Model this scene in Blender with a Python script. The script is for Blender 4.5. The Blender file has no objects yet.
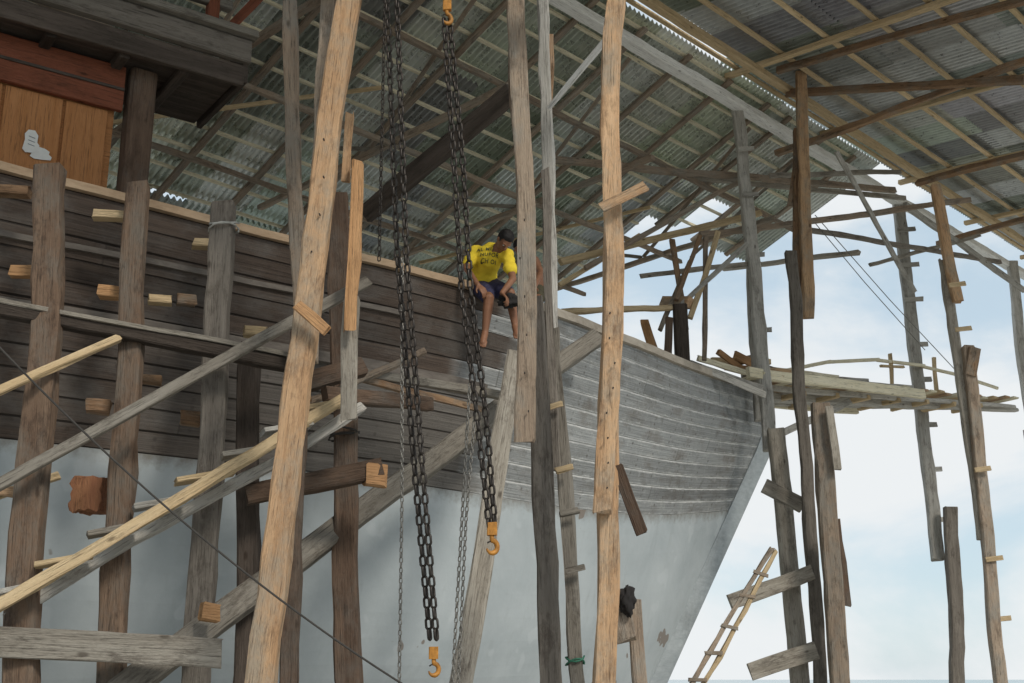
import bpy, bmesh, math, random
from mathutils import Vector, Matrix, Quaternion, noise
from mathutils.bvhtree import BVHTree
random.seed(7)
F=1200.0; TH=math.radians(15.73); EYE=1.6
CT,ST=math.cos(TH),math.sin(TH)
scene=bpy.context.scene
COL=scene.collection
def P(px,py,Y):
    u=(px-512)/F; v=(341.5-py)/F
    dy=CT-v*ST; dz=ST+v*CT
    return Vector((u/dy*Y, Y, EYE+dz/dy*Y))
# ------------------------------------------------------------------ camera
cam=bpy.data.cameras.new("camera"); co=bpy.data.objects.new("camera",cam); COL.objects.link(co)
co.location=(0,0,EYE); co.rotation_euler=(math.radians(90)+TH,0,0)
cam.sensor_width=36; cam.lens=F/1024*36; cam.clip_end=20000; cam.clip_start=.05
scene.camera=co
# ------------------------------------------------------------------ node helpers
class NB:
    def __init__(s,name,rough=.85,metal=0.0,spec=.3):
        m=bpy.data.materials.new(name); m.use_nodes=True; s.m=m; s.t=m.node_tree; s.n=s.t.nodes; s.l=s.t.links
        s.b=s.n["Principled BSDF"]; s.b.inputs["Roughness"].default_value=rough
        s.b.inputs["Metallic"].default_value=metal; s.b.inputs["Specular IOR Level"].default_value=spec
    def new(s,t,**k):
        x=s.n.new(t)
        for a,b in k.items(): setattr(x,a,b)
        return x
    def set(s,sock,v):
        if isinstance(v,bpy.types.NodeSocket): s.l.new(v,sock)
        else:
            if isinstance(v,(tuple,list)) and len(v)==3 and sock.type=='RGBA': v=(*v,1)
            sock.default_value=v
    def coord(s,kind="Object",scale=(1,1,1),loc=None):
        c=s.new("ShaderNodeTexCoord"); mp=s.new("ShaderNodeMapping"); s.l.new(c.outputs[kind],mp.inputs[0])
        mp.inputs["Scale"].default_value=scale
        if loc is not None: s.set(mp.inputs["Location"],loc)
        return mp.outputs[0]
    def noise(s,vec,scale=1,detail=5,rough=.6,dist=0):
        x=s.new("ShaderNodeTexNoise"); s.l.new(vec,x.inputs["Vector"]); x.inputs["Scale"].default_value=scale
        x.inputs["Detail"].default_value=detail; x.inputs["Roughness"].default_value=rough; x.inputs["Distortion"].default_value=dist
        return x.outputs["Fac"]
    def rmp(s,fac,lo,hi,a=0.,b=1.):
        x=s.new("ShaderNodeMapRange"); s.set(x.inputs[0],fac); x.inputs[1].default_value=lo; x.inputs[2].default_value=hi
        x.inputs[3].default_value=a; x.inputs[4].default_value=b; return x.outputs[0]
    def mix(s,fac,a,b,mode='MIX'):
        x=s.new("ShaderNodeMix",data_type='RGBA',blend_type=mode); s.set(x.inputs[0],fac); s.set(x.inputs[6],a); s.set(x.inputs[7],b); return x.outputs[2]
    def math(s,op,a,b=0.,c=None):
        x=s.new("ShaderNodeMath",operation=op); s.set(x.inputs[0],a); s.set(x.inputs[1],b)
        if c is not None: s.set(x.inputs[2],c)
        return x.outputs[0]
    def bump(s,h,strength=.5,dist=.01):
        x=s.new("ShaderNodeBump"); x.inputs["Strength"].default_value=strength; x.inputs["Distance"].default_value=dist
        s.l.new(h,x.inputs["Height"]); s.l.new(x.outputs[0],s.b.inputs["Normal"])
    def base(s,c): s.set(s.b.inputs["Base Color"],c)
def wood(name,c1,c2,stain=(.05,.04,.035),stainamt=.5,var=.35,grey=None):
    b=NB(name,.9,spec=.15)
    oi=b.new("ShaderNodeObjectInfo"); off=b.math('MULTIPLY',oi.outputs["Random"],37.0)
    cv=b.new("ShaderNodeCombineXYZ"); b.l.new(off,cv.inputs[0]); b.l.new(off,cv.inputs[2])
    v1=b.coord("Object",(10,10,.9),cv.outputs[0]); v2=b.coord("Object",(80,80,3.0),cv.outputs[0]); v3=b.coord("Object",(2.4,2.4,1.4),cv.outputs[0])
    n1=b.noise(v1,1,6,.65,.5); n2=b.noise(v2,1,4,.75); n3=b.noise(v3,1,7,.75)
    c=b.mix(b.rmp(n1,.3,.7),c1,c2)
    if grey is not None: c=b.mix(b.rmp(n3,.46,.62),c,grey)
    c=b.mix(b.math('MULTIPLY',b.rmp(n2,.46,.30),.75),c,(.03,.025,.02))
    n4=b.noise(b.coord("Object",(6,6,2.4),cv.outputs[0]),1.3,8,.8)
    c=b.mix(b.math('MULTIPLY',b.rmp(n4,.51,.66),stainamt),c,stain)
    vo=b.new("ShaderNodeTexVoronoi"); b.l.new(b.coord("Object",(5,5,2.2),cv.outputs[0]),vo.inputs["Vector"]); vo.inputs["Scale"].default_value=1
    c=b.mix(b.rmp(vo.outputs["Distance"],.11,.05,0,.6),c,(.035,.022,.015))
    r=b.math('ADD',b.math('MULTIPLY',b.math('FRACT',b.math('MULTIPLY',oi.outputs["Random"],7.13)),var*2),1-var)
    hs=b.new("ShaderNodeHueSaturation"); b.l.new(c,hs.inputs["Color"]); b.l.new(r,hs.inputs["Value"])
    b.base(hs.outputs[0]); b.bump(b.math('ADD',n2,b.math('MULTIPLY',n1,1.3)),1.0,.018)
    return b.m
W_GREY=wood("weathered_grey_wood",(.23,.205,.17),(.40,.37,.32),(.075,.06,.048),.7)
W_SILVER=wood("silver_grey_wood",(.36,.345,.31),(.56,.54,.50),(.13,.115,.10),.6,.15)
W_BROWN=wood("brown_timber",(.23,.135,.08),(.38,.25,.15),(.065,.045,.03),.7,.2,(.26,.215,.17))
W_LIGHT=wood("fresh_sawn_timber",(.46,.275,.15),(.66,.445,.27),(.20,.12,.07),.75,.1,(.41,.33,.245))
W_DARK=wood("dark_aged_timber",(.06,.048,.04),(.13,.105,.088),(.03,.025,.02),.5,.3)
W_DBROWN=wood("dark_brown_timber",(.10,.065,.047),(.175,.12,.086),(.04,.028,.022),.5,.2,(.14,.115,.095))
W_TAN=wood("tan_batten_wood",(.52,.385,.22),(.70,.55,.35),(.30,.22,.14),.35,.15)
W_PALE=wood("pale_yellow_batten_wood",(.74,.67,.48),(.88,.82,.64),(.44,.38,.28),.3,.1)
W_WHITE=wood("whitewashed_beam",(.80,.80,.77),(.90,.90,.88),(.55,.53,.49),.3,.06)
W_ORANGE=wood("new_orange_wood",(.46,.25,.12),(.62,.37,.19),(.25,.13,.07),.5,.2)
W_PLY=wood("varnished_plywood",(.46,.205,.08),(.55,.265,.115),(.36,.15,.06),.3,.08)
W_RED=wood("red_brown_trim",(.20,.07,.04),(.28,.10,.06),(.06,.03,.02),.5,.1)
W_MID=wood("mid_grey_wood",(.16,.14,.12),(.28,.25,.215),(.065,.052,.042),.65,.2)
W_GBR=wood("grey_brown_wood",(.26,.195,.145),(.42,.335,.255),(.085,.065,.048),.7,.2,(.29,.26,.22))
def plain(name,c,rough=.6,metal=0,nz=.3):
    b=NB(name,rough,metal)
    n=b.noise(b.coord("Object",(1,1,1)),14,5,.7)
    b.base(b.mix(b.rmp(n,.35,.7),c,tuple(x*(1-nz) for x in c))); b.bump(n,.3,.004); return b.m
M_CHAIN=plain("oily_black_steel",(.05,.043,.038),.4,.6)
M_CHAIN2=plain("galvanised_chain_steel",(.25,.24,.22),.45,.7)
M_HOOK=plain("yellow_hook_paint",(.58,.26,.05),.5,0,.7)
M_ROPE=plain("dark_rope",(.06,.055,.05),.9)
M_CLOTH=plain("black_rag_cloth",(.03,.028,.028),.95)
M_PAPER=plain("white_paper",(.75,.75,.72),.8,0,.1)
M_INK=plain("grey_ink",(.25,.27,.3),.8)
M_SKIN=plain("brown_skin",(.27,.13,.075),.5,0,.2)
M_HAIR=plain("black_hair",(.012,.01,.01),.6)
M_SHIRT=plain("yellow_shirt_cloth",(.88,.66,.05),.85,0,.12)
M_SHORTS=plain("dark_blue_shorts_cloth",(.05,.05,.11),.9)
M_SHORTB=plain("olive_shorts_cloth",(.09,.08,.05),.9)
M_TXT=plain("print_ink_dark_green",(.10,.11,.05),.8)
M_RUBBER=plain("green_band",(.05,.20,.13),.6)
M_STRAP=plain("white_rope",(.5,.5,.47),.9)
def metal_roof(name,c1,c2,metal,rough):
    b=NB(name,rough,metal,.5)
    at=b.new("ShaderNodeAttribute",attribute_name="tone")
    n1=b.noise(b.coord("Object",(.8,.8,.8)),1.6,7,.7); n2=b.noise(b.coord("Object",(1,1,1)),6,5,.7)
    c=b.mix(b.rmp(n2,.3,.7),c1,c2)
    c=b.mix(b.rmp(n1,.62,.78,0,.55),c,(.26,.19,.14))
    c=b.mix(1.0,c,at.outputs["Color"],'MULTIPLY')
    b.base(c); b.set(b.b.inputs["Roughness"],b.rmp(n2,.3,.7,rough-.1,rough+.12)); b.bump(n2,.12,.01); return b.m
M_ROOF=metal_roof("corrugated_zinc",(.64,.69,.67),(.84,.88,.86),.65,.30)
M_ROOF2=metal_roof("dull_corrugated_zinc",(.50,.52,.53),(.70,.73,.73),.6,.34)
# ------------------------------------------------------------------ object helpers
def link(ob,parent=None,label=None,cat=None,group=None,kind=None):
    COL.objects.link(ob)
    if parent is not None:
        ob.parent=parent; ob.matrix_parent_inverse=parent.matrix_basis.inverted()
    if label: ob["label"]=label
    if cat and parent is None: ob["category"]=cat
    if group and parent is None: ob["group"]=group
    if kind: ob["kind"]=kind
    return ob
def mobj(name,bm,mat,smooth=False,**k):
    me=bpy.data.meshes.new(name); bm.to_mesh(me); bm.free()
    if mat: 
        for m in (mat if isinstance(mat,list) else [mat]): me.materials.append(m)
    if smooth:
        for p in me.polygons: p.use_smooth=True
    return link(bpy.data.objects.new(name,me),**k)
def empty(name,loc,**k):
    e=bpy.data.objects.new(name,None); e.location=loc; e.empty_display_size=.2
    e.matrix_basis=Matrix.Translation(loc)
    return link(e,**k)
def beam(name,p0,p1,w,d,mat,roll=0,jit=.012,bow=.0,taper=1.0,face=None,**k):
    p0=Vector(p0);p1=Vector(p1); ax=p1-p0; L=ax.length; z=ax.normalized()
    f=Vector(face) if face is not None else Vector((0,1,0))
    x=z.cross(f)
    if x.length<.05: x=z.cross(Vector((1,0,0)))
    x.normalize(); y=z.cross(x)
    if roll:
        q=Quaternion(z,roll); x=q@x; y=q@y
    M=Matrix(((x.x,y.x,z.x,p0.x),(x.y,y.y,z.y,p0.y),(x.z,y.z,z.z,p0.z),(0,0,0,1)))
    bm=bmesh.new(); n=max(2,int(L/.25)); rings=[]
    sd=random.random()*100; ch=min(w,d)*.12
    for i in range(n+1):
        t=i/n; s=1+(taper-1)*t; hw=w*s/2; hd=d*s/2
        ox=bow*math.sin(math.pi*t)+(noise.noise(Vector((sd,t*L*.6,0))))*jit*2.2
        oy=(noise.noise(Vector((sd+9,t*L*.6,0))))*jit
        r=[]
        for k2,(cx,cy) in enumerate(((hw,hd-ch),(hw-ch,hd),(-hw+ch,hd),(-hw,hd-ch),(-hw,-hd+ch),(-hw+ch,-hd),(hw-ch,-hd),(hw,-hd+ch))):
            jx=noise.noise(Vector((sd+(k2//4)*5,t*L*2.6,3)))*jit*1.1+random.uniform(-.15,.15)*jit; jy=noise.noise(Vector((sd+k2,t*L*2.3,7)))*jit*.9
            r.append(bm.verts.new((cx+ox+jx,cy+oy+jy,t*L+(random.uniform(-1,1)*jit if i in(0,n) else 0))))
        rings.append(r)
    for a,b in zip(rings,rings[1:]):
        for i in range(8): bm.faces.new((a[i],a[(i+1)%8],b[(i+1)%8],b[i]))
    bm.faces.new(list(reversed(rings[0]))); bm.faces.new(rings[-1])
    bmesh.ops.recalc_face_normals(bm,faces=bm.faces)
    me=bpy.data.meshes.new(name); bm.to_mesh(me); bm.free(); me.materials.append(mat)
    ob=bpy.data.objects.new(name,me); ob.matrix_basis=M
    return link(ob,**k)
def pm(wpx,Y): return wpx*Y/(F*.97)*.95
def bpx(name,x0,y0,Y0,x1,y1,Y1,wpx,mat,dm=None,down=False,up=None,**k):
    a=P(x0,y0,Y0); b=P(x1,y1,Y1)
    w=pm(wpx,(Y0+Y1)/2)
    if down and b.z>0:
        t=(a.z+.15)/(a.z-b.z); b=a+(b-a)*t
    if up:
        t=(up+EYE-b.z)/(a.z-b.z)
        if t>1: a=b+(a-b)*t
    return beam(name,b,a,w,dm if dm else w*.75,mat,**k)
# ------------------------------------------------------------------ ground, sea
def sheet(name,pts,mat,kind="structure"):
    bm=bmesh.new(); bm.faces.new([bm.verts.new(p) for p in pts]); 
    return mobj(name,bm,mat,kind=kind)
b=NB("sandy_ground",.95); n=b.noise(b.coord("Object",(1,1,1)),.6,8,.7); n2=b.noise(b.coord("Object",(1,1,1)),14,5,.7)
b.base(b.mix(b.rmp(n,.35,.65),(.48,.47,.43),(.37,.355,.32))); b.bump(n2,.6,.03); M_G=b.m
sheet("ground",[(-9000,-9000,0),(9000,-9000,0),(9000,9000,0),(-9000,9000,0)],M_G)
b=NB("sea_water",.15,spec=.5); n=b.noise(b.coord("Object",(.15,.5,1)),1,5,.6); b.base((.12,.24,.28)); b.bump(n,.4,.2)
sheet("sea",[(-9000,60,.01),(9000,60,.01),(9000,9000,.01),(-9000,9000,.01)],b.m)
# ------------------------------------------------------------------ ship
T=Vector((4.27,20,0)); A=Vector((.82,.57,0)).normalized(); N=Vector((.57,-.82,0)).normalized()
def SP(a,w,z): 
    p=T-A*a+N*w; p.z=z+EYE; return p
def interp(tab,x):
    if x<=tab[0][0]: return tab[0][1]
    for i in range(len(tab)-1):
        x0,y0=tab[i];x1,y1=tab[i+1]
        if x<=x1:
            def sl(j):
                if j<=0 : return (tab[1][1]-tab[0][1])/(tab[1][0]-tab[0][0])
                if j>=len(tab)-1: return (tab[-1][1]-tab[-2][1])/(tab[-1][0]-tab[-2][0])
                return (tab[j+1][1]-tab[j-1][1])/(tab[j+1][0]-tab[j-1][0])
            h=x1-x0;t=(x-x0)/h;m0=sl(i)*h;m1=sl(i+1)*h
            return (2*t**3-3*t*t+1)*y0+(t**3-2*t*t+t)*m0+(-2*t**3+3*t*t)*y1+(t**3-t*t)*m1
    return tab[-1][1]
WG=[(0,.10),(1.2,.66),(2.68,1.3),(5.2,2.46),(7.92,3.45),(10.8,3.68),(13,3.7),(21,3.5)]
ZG=[(0,4.66),(2.68,4.40),(5.2,4.22),(7.92,4.09),(10.8,4.1),(13,4.17),(21,4.5)]
def zg(a): return interp(ZG,a)
def zb(a): return 1.93+(.72*(1-a/8)**2 if a<8 else 0)
def a0(z): return 0 if z>3.9 else 2.62*(3.9-z)/3.9
def HP(ap,z,side=1,out=0):
    g=zg(ap); q=min(1,max(0,(g-z)/(g+1.4)))
    m=(1-.15*q)*math.sqrt(max(0,1-q**6))
    w=interp(WG,ap)*m+out
    if q>=.999: w=.1
    a=ap+a0(z)*math.exp(-ap/6.5)
    return SP(a,w*side,z)
ship=empty("wooden_ship",SP(9,0,-EYE),label="large wooden ship hull under construction on props, primer grey bottom",cat="ship")
AP=[21*(i/84)**1.15 for i in range(85)]
def hull_mesh(name,mat,rows,side):
    bm=bmesh.new(); uv=bm.loops.layers.uv.new("UVMap"); grid=[];uvs={}
    for ap in AP:
        col=[]
        for z,out,v in rows(ap):
            p=HP(ap,z,side,out); vt=bm.verts.new(p); uvs[vt]=(ap,v); col.append(vt)
        grid.append(col)
    for c0,c1 in zip(grid,grid[1:]):
        for i in range(len(c0)-1):
            f=(c0[i],c1[i],c1[i+1],c0[i+1])
            if side<0: f=tuple(reversed(f))
            fc=bm.faces.new(f)
            for lp in fc.loops: lp[uv].uv=uvs[lp.vert]
    return mobj(name,bm,mat,smooth=False,parent=ship)
NS=11
def rows_up(ap):
    g=zg(ap); b0=zb(ap); r=[]; gr=.004 if ap>8.2 else .0
    for s in range(NS):
        h=(g-b0)/NS; z0=g-s*h; z1=z0-h; off=.003*math.sin(s*2.3)+.008*noise.noise(Vector((ap*.8,s*3.1,0)))
        r+=[(z0,off-gr,s+.0),(z0-.010,off+.002,s+.05),((z0+z1)/2,off+.003,s+.5),(z1+.010,off+.002,s+.95),(z1,off-gr,s+.999)]
    return r
def rows_lo(ap):
    b0=zb(ap); return [(b0+(-1.4-b0)*i/26,.004+.012*noise.noise(Vector((ap*.5,i*.3,5))),NS+i*.6) for i in range(27)]
def hullwood():
    b=NB("hull_planking",.85)
    tc=b.new("ShaderNodeTexCoord"); sx=b.new("ShaderNodeSeparateXYZ"); b.l.new(tc.outputs["UV"],sx.inputs[0])
    U,V=sx.outputs[0],sx.outputs[1]; row=b.math('FLOOR',V); fr=b.math('FRACT',V)
    wn=b.new("ShaderNodeTexWhiteNoise",noise_dimensions='1D'); b.l.new(row,wn.inputs["W"])
    us=b.math('ADD',b.math('MULTIPLY',U,.13),b.math('MULTIPLY',wn.outputs["Value"],5)); cell=b.math('FLOOR',us); cf=b.math('FRACT',us)
    wn2=b.new("ShaderNodeTexWhiteNoise",noise_dimensions='2D'); cv=b.new("ShaderNodeCombineXYZ"); b.l.new(row,cv.inputs[0]); b.l.new(cell,cv.inputs[1]); b.l.new(cv.outputs[0],wn2.inputs["Vector"])
    R=wn2.outputs["Value"]
    g=b.new("ShaderNodeCombineXYZ"); b.l.new(b.math('MULTIPLY',U,.6),g.inputs[0]); b.l.new(b.math('MULTIPLY',V,7),g.inputs[1]); b.l.new(b.math('MULTIPLY',R,30),g.inputs[2])
    n1=b.noise(g.outputs[0],1.6,7,.75,.4)
    g2=b.new("ShaderNodeCombineXYZ"); b.l.new(b.math('MULTIPLY',U,.9),g2.inputs[0]); b.l.new(b.math('MULTIPLY',V,.35),g2.inputs[1])
    n2=b.noise(g2.outputs[0],1.4,6,.7); n7=b.noise(b.coord("Object",(1,1,1)),5,7,.75)
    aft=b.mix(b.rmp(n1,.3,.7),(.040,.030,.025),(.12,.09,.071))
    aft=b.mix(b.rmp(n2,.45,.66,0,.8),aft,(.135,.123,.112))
    fore=b.mix(b.rmp(n1,.3,.7),(.17,.18,.182),(.37,.38,.378))
    fore=b.mix(b.rmp(n2,.50,.68,0,.75),fore,(.16,.142,.122))
    fore=b.mix(b.rmp(n7,.56,.68,0,.4),fore,(.47,.48,.475)); fore=b.mix(b.rmp(n7,.44,.36,0,.45),fore,(.12,.115,.105))
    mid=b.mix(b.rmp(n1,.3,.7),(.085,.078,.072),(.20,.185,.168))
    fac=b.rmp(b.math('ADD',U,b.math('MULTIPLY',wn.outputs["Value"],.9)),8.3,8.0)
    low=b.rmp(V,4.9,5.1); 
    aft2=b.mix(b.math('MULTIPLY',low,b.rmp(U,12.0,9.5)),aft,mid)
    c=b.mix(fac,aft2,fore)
    hs=b.new("ShaderNodeHueSaturation"); b.l.new(c,hs.inputs["Color"]); b.l.new(b.math('ADD',b.math('MULTIPLY',R,.5),.75),hs.inputs["Value"]); c=hs.outputs[0]
    n3=b.noise(g.outputs[0],4,4,.8); n5=b.noise(g2.outputs[0],6,6,.8)
    wob=b.math('MULTIPLY',b.math('SUBTRACT',n5,.5),.36)
    frw=b.math('ADD',fr,wob)
    seamd=b.math('MAXIMUM',b.rmp(fr,.06,.02),b.rmp(fr,.94,.98))
    seam=b.math('MAXIMUM',b.rmp(frw,.13,.03),b.rmp(frw,.87,.97))
    c=b.mix(b.math('MULTIPLY',b.math('MULTIPLY',seamd,.8),b.math('SUBTRACT',1.0,fac)),c,(.03,.024,.02))
    c=b.mix(b.math('MULTIPLY',b.math('MULTIPLY',seam,fac),b.rmp(n2,.32,.52,.35,.95)),c,(.66,.67,.66))
    c=b.mix(b.math('MULTIPLY',b.math('MULTIPLY',fac,b.rmp(n5,.55,.66,0,.55)),b.math('MAXIMUM',b.rmp(fr,.42,.1),b.rmp(fr,.62,.95))),c,(.56,.57,.56))
    hair=b.math('MULTIPLY',fac,b.math('MAXIMUM',b.rmp(fr,.03,.012),b.rmp(fr,.97,.988)))
    c=b.mix(b.math('MULTIPLY',hair,b.rmp(n3,.5,.38,.0,.6)),c,(.07,.065,.06))
    c=b.mix(b.math('MULTIPLY',b.rmp(cf,.003,.001),.5),c,(.03,.024,.02))
    ub=b.math('FRACT',b.math('ADD',b.math('MULTIPLY',U,1.5),b.math('MULTIPLY',R,3))); du=b.math('ABSOLUTE',b.math('SUBTRACT',ub,.5))
    fv=b.math('ABSOLUTE',b.math('SUBTRACT',b.math('ABSOLUTE',b.math('SUBTRACT',fr,.5)),.20))
    dd=b.math('ADD',b.math('POWER',b.math('DIVIDE',du,1.5),2),b.math('POWER',b.math('MULTIPLY',fv,.2),2))
    dot=b.math('MULTIPLY',b.rmp(b.math('SQRT',dd),.024,.014),b.rmp(n5,.42,.58,.0,1.0))
    c=b.mix(b.math('MULTIPLY',dot,b.mix(fac,(.35,.35,.35),(.75,.75,.75))),c,b.mix(fac,(.02,.015,.012),(.09,.08,.075)))
    b.base(c); b.bump(b.math('ADD',b.math('SUBTRACT',n1,b.math('MULTIPLY',seamd,.8)),n7),.8,.02); return b.m
def hullpaint():
    b=NB("primer_grey_hull_paint",.6)
    tc=b.new("ShaderNodeTexCoord"); sx=b.new("ShaderNodeSeparateXYZ"); b.l.new(tc.outputs["UV"],sx.inputs[0]); U,V=sx.outputs[0],sx.outputs[1]
    o=b.coord("Object",(1,1,1)); n1=b.noise(o,.9,7,.65,.4); n2=b.noise(b.coord("Object",(2,2,.6)),2.2,6,.7); n3=b.noise(o,9,6,.7)
    c=b.mix(b.rmp(n1,.35,.65),(.375,.42,.44),(.47,.515,.535))
    c=b.mix(b.rmp(n2,.56,.76,0,.4),c,(.30,.33,.335))
    edge=b.rmp(b.math('ADD',V,b.math('MULTIPLY',n3,1.6)),NS+1.4,NS+.6)
    c=b.mix(edge,c,(.22,.21,.19))
    n4=b.noise(o,1.7,3,.5); c=b.mix(b.rmp(n4,.70,.707,0,.85),c,(.20,.16,.13))
    n6=b.noise(o,2.2,2,.5); c=b.mix(b.rmp(n6,.64,.67,0,.3),c,(.58,.62,.64))
    fr=b.math('FRACT',b.math('DIVIDE',b.math('SUBTRACT',V,NS),1.2)); seam=b.math('MAXIMUM',b.rmp(fr,.06,.0),b.rmp(fr,.94,1.0))
    c=b.mix(b.math('MULTIPLY',seam,b.rmp(n2,.45,.7,.0,.15)),c,(.3,.3,.3))
    b.base(c); b.bump(n3,.25,.012); return b.m
MH=hullwood(); MP=hullpaint()
hull_mesh("topside_planking",MH,rows_up,1); hull_mesh("topside_planking",MH,rows_up,-1)
hull_mesh("painted_bottom",MP,rows_lo,1); hull_mesh("painted_bottom",MP,rows_lo,-1)
def sweep(name,mat,pts,parent,frames):
    bm=bmesh.new(); rings=[[bm.verts.new(p) for p in fr] for fr in frames]
    n=len(rings[0])
    for a,b2 in zip(rings,rings[1:]):
        for i in range(n): bm.faces.new((a[i],a[(i+1)%n],b2[(i+1)%n],b2[i]))
    bm.faces.new(rings[0]); bm.faces.new(list(reversed(rings[-1]))); bmesh.ops.recalc_face_normals(bm,faces=bm.faces)
    return mobj(name,bm,mat,parent=parent)
def rail(name,mat,zoff,th,out,inn,a_from,a_to,side=1,zabs=None):
    fr=[]; n=60
    for i in range(n+1):
        ap=a_from+(a_to-a_from)*i/n; z=(zg(ap)+zoff) if zabs is None else zabs(ap)
        j=.008*noise.noise(Vector((ap*2,zoff,3)))
        fr.append([HP(ap,z+th+j,side,out+j),HP(ap,z+j,side,out+j),HP(ap,z+j,side,-inn),HP(ap,z+th+j,side,-inn)])
    return sweep(name,mat,None,ship,fr)
def W2(name,c1,c2):
    b=NB(name,.85); n=b.noise(b.coord("Object",(2,2,9)),2,7,.7); n2=b.noise(b.coord("Object",(1,1,1)),1.1,5,.7)
    c=b.mix(b.rmp(n,.3,.7),c1,c2); c=b.mix(b.rmp(n2,.5,.7,0,.6),c,tuple(x*.45 for x in c1)); b.base(c); b.bump(n,.5,.01); return b.m
R_BR=W2("rail_raw_wood",(.36,.25,.16),(.54,.40,.27)); R_GR=W2("rail_grey",(.36,.31,.25),(.52,.47,.40)); R_DK=W2("wale_dark",(.11,.095,.085),(.22,.195,.17)); R_LT=W2("stem_pale",(.34,.38,.40),(.47,.51,.53))
for sd in (1,-1):
    rail("cap_rail",R_BR,0.003,.075,.06,.30,7.6,20.9,sd)
    rail("cap_rail",R_GR,0.002,.10,.07,.28,.02,7.59,sd)
rail("wale",R_DK,0,.10,.07,.01,7.7,20.9,1,zabs=lambda a:3.0)
rail("wale",R_DK,0,.05,.04,.01,9.0,20.9,1,zabs=lambda a:3.62)
fr=[]
for i in range(20):
    z=4.98-(4.98+1.45)*i/19; s=a0(z)
    fr.append([SP(s-.22,.07,z),SP(s+.30,.27,z),SP(s+.30,-.27,z),SP(s-.22,-.07,z)])
sweep("stem_post",R_LT,None,ship,fr)
bm=bmesh.new(); L0=[];R0v=[]
for ap in AP: 
    L0.append(bm.verts.new(HP(ap,zg(ap)-.55,1,-.03))); R0v.append(bm.verts.new(HP(ap,zg(ap)-.55,-1,-.03)))
for i in range(len(AP)-1): bm.faces.new((L0[i],L0[i+1],R0v[i+1],R0v[i]))
mobj("deck",bm,R_GR,parent=ship)
bm=bmesh.new(); zs=[zg(21)+(-1.4-zg(21))*i/12 for i in range(13)]
l=[bm.verts.new(HP(21,z,1)) for z in zs]; r=[bm.verts.new(HP(21,z,-1)) for z in zs]
for i in range(12): bm.faces.new((l[i],l[i+1],r[i+1],r[i]))
mobj("transom",bm,R_DK,parent=ship)
def sbox(name,aa,ab,wa,wb,za,zb_,mat,parent,jit=.004):
    p0=SP(aa,(wa+wb)/2,(za+zb_)/2); p1=SP(ab,(wa+wb)/2,(za+zb_)/2)
    return beam(name,p0,p1,abs(zb_-za),abs(wb-wa),mat,jit=jit,face=N,parent=parent)
def svert(name,a,w,za,zb_,wd,dp,mat,parent,jit=.004):
    return beam(name,SP(a,w,za),SP(a,w,zb_),wd,dp,mat,jit=jit,face=N,parent=parent)
dh=empty("deckhouse",SP(14,0,3.7),parent=ship)
sbox("wall",11.95,18,2.66,2.74,3.5,5.95,W_PLY,dh,0)
sbox("back_wall",11.95,18,-2.76,-2.70,3.5,5.95,W_PLY,dh)
svert("corner_post",11.72,2.78,3.4,5.93,.26,.22,W_DBROWN,dh)
for aa,ab in ((12.02,12.42),(12.45,12.98),(13.01,13.6),(13.63,14.3)):
    am=(aa+ab)/2; svert("plywood_panel",am,2.755,3.6,5.44,ab-aa,.03,W_PLY,dh,.001)
sbox("wall_trim",11.9,18,2.772,2.84,5.45,5.93,W_RED,dh,.002)
sbox("wall_trim",11.9,18,2.842,2.86,5.66,5.69,W_DARK,dh,.001)
sbox("overhang_soffit",10.85,18,1.9,3.14,5.98,6.04,W_DARK,dh)
sbox("fascia_board",10.80,18,3.14,3.2,5.9,6.13,W_DARK,dh)
sbox("fascia_board",10.76,18,3.16,3.27,6.15,6.40,W_MID,dh)
sbox("fascia_board",10.72,18,3.18,3.33,6.42,6.50,W_GREY,dh)
beam("fascia_end",SP(10.79,3.2,6.15),SP(10.79,1.9,6.15),.42,.06,W_DARK,face=A,parent=dh,jit=.004)
for a_ in (11.4,12.0,12.7): beam("soffit_joist",SP(a_,3.12,5.93),SP(a_,1.9,5.93),.09,.1,W_DARK,parent=dh)
sbox("upper_floor",12,18,-2.8,1.88,5.98,6.1,W_DARK,dh)
svert("railing_post",11.1,2.95,6.5,7.5,.12,.12,W_RED,dh); svert("railing_post",12.0,2.95,6.5,7.5,.12,.12,W_RED,dh)
sbox("handrail",10.9,18,2.9,3.0,7.5,7.58,W_RED,dh)
sbox("handrail",10.9,18,2.9,3.0,6.85,6.95,W_GREY,dh)
for a_ in (11.0,11.9): beam("upper_brace",SP(a_,2.6,6.5),SP(a_-.7,2.3,7.6),.09,.07,W_RED,parent=dh)
def quadpatch(name,c,u,v,w,h,mat,parent,seed=1):
    bm=bmesh.new(); rnd=random.Random(seed)
    pr=[(-1,-.7),(-.6,-1),(.2,-.9),(.9,-.75),(1,-.2),(.7,.1),(.75,.7),(.3,.95),(-.5,1),(-.9,.6),(-.8,0)]
    bm.faces.new([bm.verts.new(c+u*(x*w/2)+v*((y+rnd.uniform(-.08,.08))*h/2)) for x,y in pr]); return mobj(name,bm,mat,parent=parent)
quadpatch("paper_notice",SP(12.70,2.788,4.92),A,Vector((0,0,1)),.15,.24,M_PAPER,dh,3)
quadpatch("paper_notice",SP(12.60,2.784,4.82),A,Vector((0,0,1)),.20,.13,M_PAPER,dh,5)
for k_ in range(3): beam("notice_print",SP(12.73,2.792,4.97-k_*.04),SP(12.67,2.792,4.96-k_*.04),.006,.003,M_INK,parent=dh,jit=0)
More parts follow.
